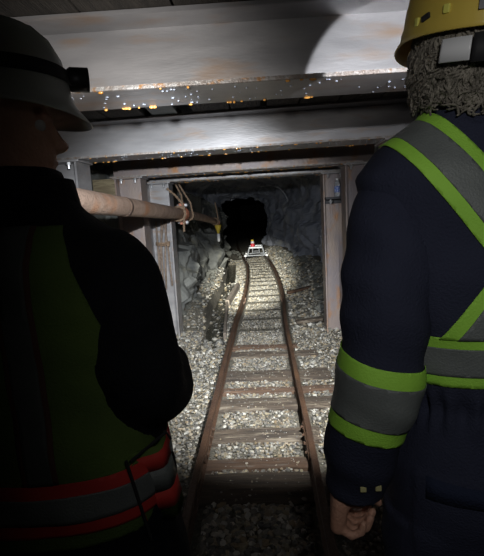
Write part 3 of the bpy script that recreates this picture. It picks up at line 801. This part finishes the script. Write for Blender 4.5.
# ---- right person: navy coverall with lime and silver bands, yellow helmet
TX, TY = .425, .86
P1 = thing('person', 'person at right seen from behind in navy coveralls with lime bands and a yellow helmet', 'person', (TX, TY, 0))
torso = [(TX, TY, .78, .165, .12), (TX, TY, .86, .195, .135), (TX, TY, .96, .20, .14), (TX, TY, 1.05, .178, .13), (TX - .002, TY, 1.10, .175, .128), (TX - .005, TY, 1.2, .192, .135), (TX - .01, TY, 1.32, .212, .14),
         (TX - .015, TY, 1.42, .215, .13), (TX - .025, TY + .005, 1.50, .226, .118), (TX - .03, TY + .01, 1.555, .170, .098), (TX - .035, TY + .015, 1.60, .092, .08), (TX - .04, TY + .02, 1.64, .075, .075)]
armL = ([(TX - .13, TY, 1.49), (TX - .182, TY - .008, 1.450), (TX - .208, TY - .05, 1.32), (TX - .228, TY - .075, 1.16), (TX - .252, TY - .065, 1.03), (TX - .268, TY - .04, .905)], [.045, .070, .079, .074, .066, .056])
armR = ([(TX + .13, TY, 1.505), (TX + .205, TY, 1.43), (TX + .25, TY - .01, 1.28), (TX + .27, TY + .0, 1.14), (TX + .27, TY + .03, 1.02), (TX + .265, TY + .06, .91)], [.075, .078, .073, .068, .062, .054])
legL = ([(TX - .095, TY, .84), (TX - .10, TY + .005, .66), (TX - .085, TY + .02, .48), (TX - .075, TY - .01, .28), (TX - .07, TY - .04, .10)], [.112, .098, .082, .078, .078])
legR = ([(TX + .095, TY, .84), (TX + .11, TY + .005, .66), (TX + .115, TY + .02, .48), (TX + .12, TY - .01, .28), (TX + .125, TY - .04, .10)], [.112, .098, .082, .078, .078])
HC1 = Vector((.380, .86, 1.690))
HM1 = Matrix.Translation(HC1) @ Matrix.Rotation(R(6), 4, 'Z') @ Matrix.Rotation(R(10), 4, 'X') @ Matrix.Rotation(R(2), 4, 'Y')
person_common(P1, HM1, (TX - .04, TY + .01, 1.54), HC1 + Vector((.0, -.01, -.03)), [armL, armR], torso, [legL, legR],
    [dict(wrist=(TX - .295, TY - .03, .935), d=(-.06, .05, -1), pn=(1, -.35, 0), th=(.2, 1, .1), sc=1.12, curl=(.95, 1.15, .75), thumb_curl=.35),
     dict(wrist=(TX + .265, TY + .065, .925), d=(0, .15, -1), pn=(-1, 0, 0), th=(0, 1, .1), curl=(.5, .6, .4))])
mb = MB(); loft(mb, torso)
for p, r in (legL, legR):
    a, b = bend(p, r); mb.tube(a, b, 18)
wf = wrinkle(2, .0045)
def folds1(p):
    d = wf(p)
    if abs(p.x - TX) < .19:
        a = math.atan2(p.y - TY, p.x - TX)
        d += .008*math.exp(-((p.z - 1.085)/.034)**2)*math.sin(a*34 + 2*math.sin(a*7)) - .007*math.exp(-((p.z - 1.085)/.018)**2)
        if p.y < TY and .80 < p.z < .975 and p.x > TX - .17 and p.x < TX - .02: d += .0035*smooth(.975, .962, p.z)
    return d
cov = remesh(mb, .0085, 5, .5, folds1)
co1 = link('coverall', cov, M['navy'], P1, True)
wa = wrinkle(4, .0075); slv = []
for p, r in (armL, armR):
    mb = MB(); a, b = bend(p, r); mb.tube(a, b, 22)
    me = remesh(mb, .0075, 4, .5, wa); slv.append((me, link('sleeve', me, M['navy'], co1, True)))
# waist band, sleeve bands and the crossed back bands
tri_band(cov, (0, 0, 1.180), (0, 0, 1), .044, .025, [], None, co1)
def arm_keep(sx): return lambda c: (c.x - TX)*sx > .15
tri_band(slv[0][0], (TX - .25, TY - .05, 1.122), (.22, -.10, 1), .070, .041, [], None, slv[0][1])
tri_band(slv[1][0], (TX + .27, TY + .01, 1.08), (-.2, .0, 1), .072, .042, [], None, slv[1][1])
for s in (-1, 1):
    top = [(Vector((0, TY + .02, 0)), Vector((0, 1, 0))), (Vector((TX - s*.012, 0, 0)), Vector((-s, 0, 0))), (Vector((TX + s*.215, 0, 1.47)), Vector((s, 0, -.15)))]
    tri_band(cov, (TX, 0, 1.345), (-s*.82, 0, .57), .046, .025, top, None, co1, off=.0035)
    low = [(Vector((0, TY + .02, 0)), Vector((0, 1, 0))), (Vector((TX - s*.012, 0, 0)), Vector((-s, 0, 0))), (Vector((0, 0, 1.222)), Vector((0, 0, -1)))]
    tri_band(cov, (TX, 0, 1.345), (s*.835, 0, .55), .046, .025, low, lambda c: abs(c.x - TX) < .2, co1, off=.006)
q = MB()
from mathutils.bvhtree import BVHTree
bvh = BVHTree.FromPolygons([v.co for v in slv[0][0].vertices], [p.vertices[:] for p in slv[0][0].polygons])
snap = mat('brass_snap', (.75, .7, .35), rough=.25, metal=.3)
for i, (dx, dz) in enumerate(((0, 0), (.027, .001))):
    x, z = .158 + dx, .946 + dz
    hit = bvh.ray_cast(Vector((x, 0, z)), Vector((0, 1, 0)))[0]
    q = MB(); q.box((x - .0055, hit.y - .003, z - .0055), (x + .0055, hit.y + .003, z + .0055), bev=.0015); q.build('cuff_snap', snap, slv[0][1])
# collar
q = MB(); n = 30; rs = []
for k in range(n + 1):
    a = 2*math.pi*k/n
    c = Vector((TX - .038, TY + .012, 1.60)); rs.append([c + Vector((math.cos(a)*r, math.sin(a)*r, z)) for r, z in ((.092, -.03), (.098, -.028), (.088, .030), (.080, .032))])
q.rings(rs, False); q.build('collar', M['navy'], co1, True)
# back pocket flap
x0, x1 = TX - .155, TX - .02
q = MB(); rs = []
for i in range(11):
    x = x0 + (x1 - x0)*i/10; ry = TY - .145*math.sqrt(max(.05, 1 - (abs(x - TX)/.205)**2.3)) - .004
    rs.append([(x, ry + .008, .965 - .012*(i/10)), (x, ry, .967 - .012*(i/10)), (x, ry - .002, .925), (x, ry + .006, .924)])
q.rings([[Vector(p) for p in r] for r in rs]); q.build('pocket_flap', M['navy2'], co1, True)
boots(P1, [(TX - .07, TY - .0, .08), (TX + .125, TY - .0, -.15)])
HH1 = HM1 @ Matrix.Translation((0, 0, .055)) @ Matrix.Diagonal((.92, .92, .95, 1))
h1 = helmet(P1, HH1, M['hat_yellow'], .034, .005)
headlamp(h1, HH1)
for a, z, c, w_, t in ((R(190), .002, 'lime', .010, 0), (R(216), .010, 'lime', .011, 0), (R(199), .005, 'dark_metal', .018, .30)):
    r = .1265; T = HH1 @ Matrix.Translation((r*.98*math.cos(a), r*1.17*math.sin(a), z)) @ Matrix.Rotation(a - math.pi/2, 4, 'Z') @ Matrix.Rotation(t, 4, 'Y')
    q = MB(); q.box((-w_/2, -.004, -.005 if c != 'lime' else -.007), (w_/2, .005, .005 if c != 'lime' else .007), T, bev=.002)
    o = q.build('reflective_tab' if c == 'lime' else 'accessory_slot', mat('pale_yellow_tab', (.75, .72, .15), rough=.4) if c == 'lime' else M[c], h1)
a = R(246); T = HH1 @ Matrix.Translation((.1265*.98*math.cos(a), .1265*1.17*math.sin(a), .018)) @ Matrix.Rotation(a - math.pi/2, 4, 'Z')
q = MB(); q.add([(-.02, .006, -.018), (.02, .006, -.018), (.02, .004, .02), (-.02, -.006, -.018), (.02, -.006, -.018), (.02, -.006, .02)], [(0,1,2),(3,5,4),(0,3,4,1),(1,4,5,2),(2,5,3,0)], T); q.build('vent', M['dark_metal'], h1)
q = around(HM1 @ Matrix.Translation((0, -.012, .004)), 0, .109, .017, .008, 16, R(212), R(233)); o = q.build('suspension_pad', M['cap_white'], h1, True); o['label'] = 'white nape pad under helmet rim'
q = around(HM1 @ Matrix.Translation((0, -.012, .004)), 0, .109, .020, .009, 20, R(234), R(300)); q.build('nape_strap', M['strap'], h1, True)
# curly grey hair
mb = MB()
for k in range(800):
    zb = -.066 - .026*rng.random()
    a = R(150 + 240*rng.random()); z0 = .055 - .085*rng.random(); L = rng.uniform(.05, .085); sg = rng.choice((-1, 1)); ph = rng.random()*6.3
    am = rng.uniform(.05, .13); fr = rng.uniform(.9, 1.5); lift = rng.uniform(.000, .010); P = []
    for t in range(15):
        u = t/14; aa = a + am*math.sin(ph + t*fr*.55) + sg*.18*u
        rr = 1 + .02*math.cos(ph + t*fr*.8)
        z = max(z0 - L*u + .006*math.cos(ph*2 + t*fr*.55), zb)
        rr *= 1 - 2.2*max(0, -.03 - z)
        P.append(HM1 @ Vector((math.cos(aa)*(.095 + lift*u)*rr, math.sin(aa)*(.112 + lift*u)*rr - .005, z)))
    mb.tube(P, [.0010 + .0016*math.sin(math.pi*(t + 1)/16) for t in range(15)], 5)
n = 40; rs = []
for z, e in ((-.070, -.016), (-.060, -.004), (-.04, .005), (0, .007), (.045, .004), (.07, -.01)):
    rs.append([Vector(((.090 + e)*math.cos(R(150 + 240*k/n)), (.106 + e)*math.sin(R(150 + 240*k/n)) - .005, z)) for k in range(n + 1)] + [Vector((.06*math.cos(R(150 + 240*k/n)), .07*math.sin(R(150 + 240*k/n)), z)) for k in range(n, -1, -1)])
mb.rings(rs, True, HM1)
mb.build('hair', M['hair'], P1, True)

# ---- left person: dark jacket and trousers, lime vest with red bands, pale helmet
BX, BY = -.445, .84
P0 = thing('person', 'person at left, mostly in shadow, in a dark jacket, hi-vis vest and pale grey helmet', 'person', (BX + .04, BY, 0))
torso = [(BX + .055, BY, .78, .165, .13), (BX + .05, BY, .88, .195, .145), (BX + .04, BY, 1.0, .195, .145), (BX + .02, BY, 1.1, .19, .14), (BX + .005, BY, 1.2, .195, .14), (BX, BY, 1.30, .205, .14),
         (BX, BY, 1.38, .20, .13), (BX + .0, BY + .005, 1.43, .165, .11), (BX - .0, BY + .01, 1.47, .105, .09), (BX - .005, BY + .015, 1.515, .078, .078), (BX - .008, BY + .02, 1.55, .072, .072)]
armR = ([(BX + .12, BY, 1.38), (BX + .165, BY - .005, 1.33), (BX + .195, BY - .04, 1.22), (BX + .212, BY - .05, 1.14), (BX + .215, BY + .06, 1.10), (BX + .20, BY + .20, 1.10)], [.078, .082, .080, .075, .068, .052])
armL = ([(BX - .15, BY, 1.385), (BX - .20, BY, 1.34), (BX - .25, BY - .03, 1.22), (BX - .27, BY - .03, 1.10), (BX - .25, BY + .08, 1.03), (BX - .20, BY + .19, 1.02)], [.078, .082, .078, .072, .066, .052])
legR = ([(BX + .135, BY, .84), (BX + .165, BY + .005, .66), (BX + .18, BY + .02, .48), (BX + .185, BY - .01, .28), (BX + .19, BY - .04, .10)], [.115, .10, .085, .08, .08])
legL = ([(BX - .03, BY, .84), (BX - .07, BY + .005, .66), (BX - .10, BY + .02, .48), (BX - .11, BY - .01, .28), (BX - .12, BY - .04, .10)], [.115, .10, .085, .08, .08])
HC0 = Vector((-.485, .85, 1.622))
HM0 = Matrix.Translation(HC0) @ Matrix.Rotation(R(-66), 4, 'Z') @ Matrix.Rotation(R(1), 4, 'X')
person_common(P0, HM0, (BX + .015, BY + .01, 1.45), HC0 + Vector((-.005, -.01, -.03)), [armL, armR], torso, [legL, legR],
    [dict(wrist=(BX + .197, BY + .21, 1.10), d=(-.25, 1, .05), pn=(-.9, -.2, 0), th=(0, 0, 1), curl=(.8, .8, .5)),
     dict(wrist=(BX - .197, BY + .20, 1.02), d=(.25, 1, .05), pn=(.9, -.2, 0), th=(0, 0, 1), curl=(.8, .8, .5))])
mb = MB(); loft(mb, torso)
for p, r in (armL, armR, legL, legR):
    a, b = bend(p, r); mb.tube(a, b, 18)
jk = remesh(mb, .0095, 5, .5, wrinkle(5, .0045))
jacket = link('work_clothes', jk, M['black'], P0, True)
q = MB(); rs = []
for k in range(31):
    a = 2*math.pi*k/30; c = Vector((BX - .005, BY + .015, 1.495)); rs.append([c + Vector((math.cos(a)*r, math.sin(a)*r, z)) for r, z in ((.095, -.03), (.102, -.026), (.090, .035), (.080, .037))])
q.rings(rs, False); q.build('collar', M['black'], jacket, True)
# vest: torso shell without arms, flared at the hem
mb = MB()
vt = [(x, y, z, rx + .016, ry + .018) for x, y, z, rx, ry in torso if z > .9]
loft(mb, [(BX + .030, BY, .875, .205, .165), (BX + .030, BY, .93, .203, .165)] + [(x - .012, y, z, rx - .006, ry) for x, y, z, rx, ry in vt[:-3]] + [(BX + .005, BY + .01, 1.46, .115, .10)])
vs_ = remesh(mb, .009, 3, .5, wrinkle(8, .004))
extra = [(Vector((0, 0, .89)), Vector((0, 0, -1)))]
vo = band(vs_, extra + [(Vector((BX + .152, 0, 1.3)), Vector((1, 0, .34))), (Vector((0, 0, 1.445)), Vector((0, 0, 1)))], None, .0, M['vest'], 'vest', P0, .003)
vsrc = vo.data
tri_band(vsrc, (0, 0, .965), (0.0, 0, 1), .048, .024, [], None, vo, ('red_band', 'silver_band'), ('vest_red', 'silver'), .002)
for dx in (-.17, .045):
    tri_band(vsrc, (BX + dx, 0, 1.2), (1, 0, .04), .030, .021, [(Vector((0, 0, 1.013)), Vector((0, 0, -1)))], None, vo, ('band_edge', 'silver_band'), ('vest_edge', 'silver_unlit'), .002)
# open front corner of the vest, hanging forward and lit from ahead
FT = Matrix.Translation((BX + .226, BY - .075, .962)) @ Matrix.Rotation(R(50), 4, 'Z') @ Matrix.Rotation(R(-12), 4, 'Y')
def flap(z0, z1, off, th, m, name, parent):
    rs = []
    for i in range(9):
        x = -.045 + .095*i/8; yb = .012*math.sin(i*.9)
        rs.append([FT @ Vector((x + .0*z, yb - off + (th if b else 0), z)) for z, b in ((z0, 0), (z1, 0), (z1, 1), (z0, 1))])
    return MB().rings(rs).build(name, m, parent, True)
fo = flap(-.085, .075, .0, .004, M['vest'], 'vest_front_corner', vo)
flap(-.060, -.020, .0025, .009, M['vest_red'], 'red_band', fo); flap(-.020, .028, .0025, .009, M['silver'], 'silver_band', fo); flap(.028, .062, .0025, .009, M['vest_red'], 'red_band', fo)
q = MB(); q.tube([FT @ Vector((-.046, -.006, .085)), FT @ Vector((-.047, -.006, -.09))], .003, 6); q.build('edge_binding', M['strap'], fo)
q = MB(); q.tube([FT @ Vector((-.04, -.008, .080)), FT @ Vector((.045, -.004, .082)), FT @ Vector((.053, 0, .060))], .003, 6); q.build('edge_binding', M['strap'], fo)
boots(P0, [(BX + .19, BY, -.12), (BX - .12, BY, .2)])
HH0 = HM0 @ Matrix.Translation((0, 0, .055)) @ Matrix.Diagonal((.95, .93, .95, 1))
h0 = helmet(P0, HH0, M['hat_grey'], .026)
headlamp(h0, HH0)
q = around(HH0, .042, .122, .013, .004, 48, 0, 2*math.pi, .0); st = q.build('lamp_strap', M['strap'], h0, True)
for a in (R(-28), R(-150)):
    T = HH0 @ Matrix.Translation((.129*.98*math.cos(a), .129*1.17*math.sin(a), .042)) @ Matrix.Rotation(a - math.pi/2, 4, 'Z')
    q = MB(); q.box((-.012, -.003, -.018), (.012, .012, .018), T, bev=.003); q.box((-.005, .008, .006), (.005, .018, .022), T, bev=.002); q.build('strap_clip', M['strap'], st)
mb = MB(); n = 30; rs = []
for z, e in ((-.075, -.008), (-.05, .003), (0, .005), (.05, .002)):
    rs.append([Vector(((.080 + e)*math.cos(R(185 + 170*k/n)), (.098 + e)*math.sin(R(185 + 170*k/n)) - .005, z)) for k in range(n + 1)] + [Vector((.06*math.cos(R(185 + 170*k/n)), .07*math.sin(R(185 + 170*k/n)), z)) for k in range(n, -1, -1)])
mb.rings(rs, True, HM0); mb.build('hair', M['hair_dark'], P0, True)
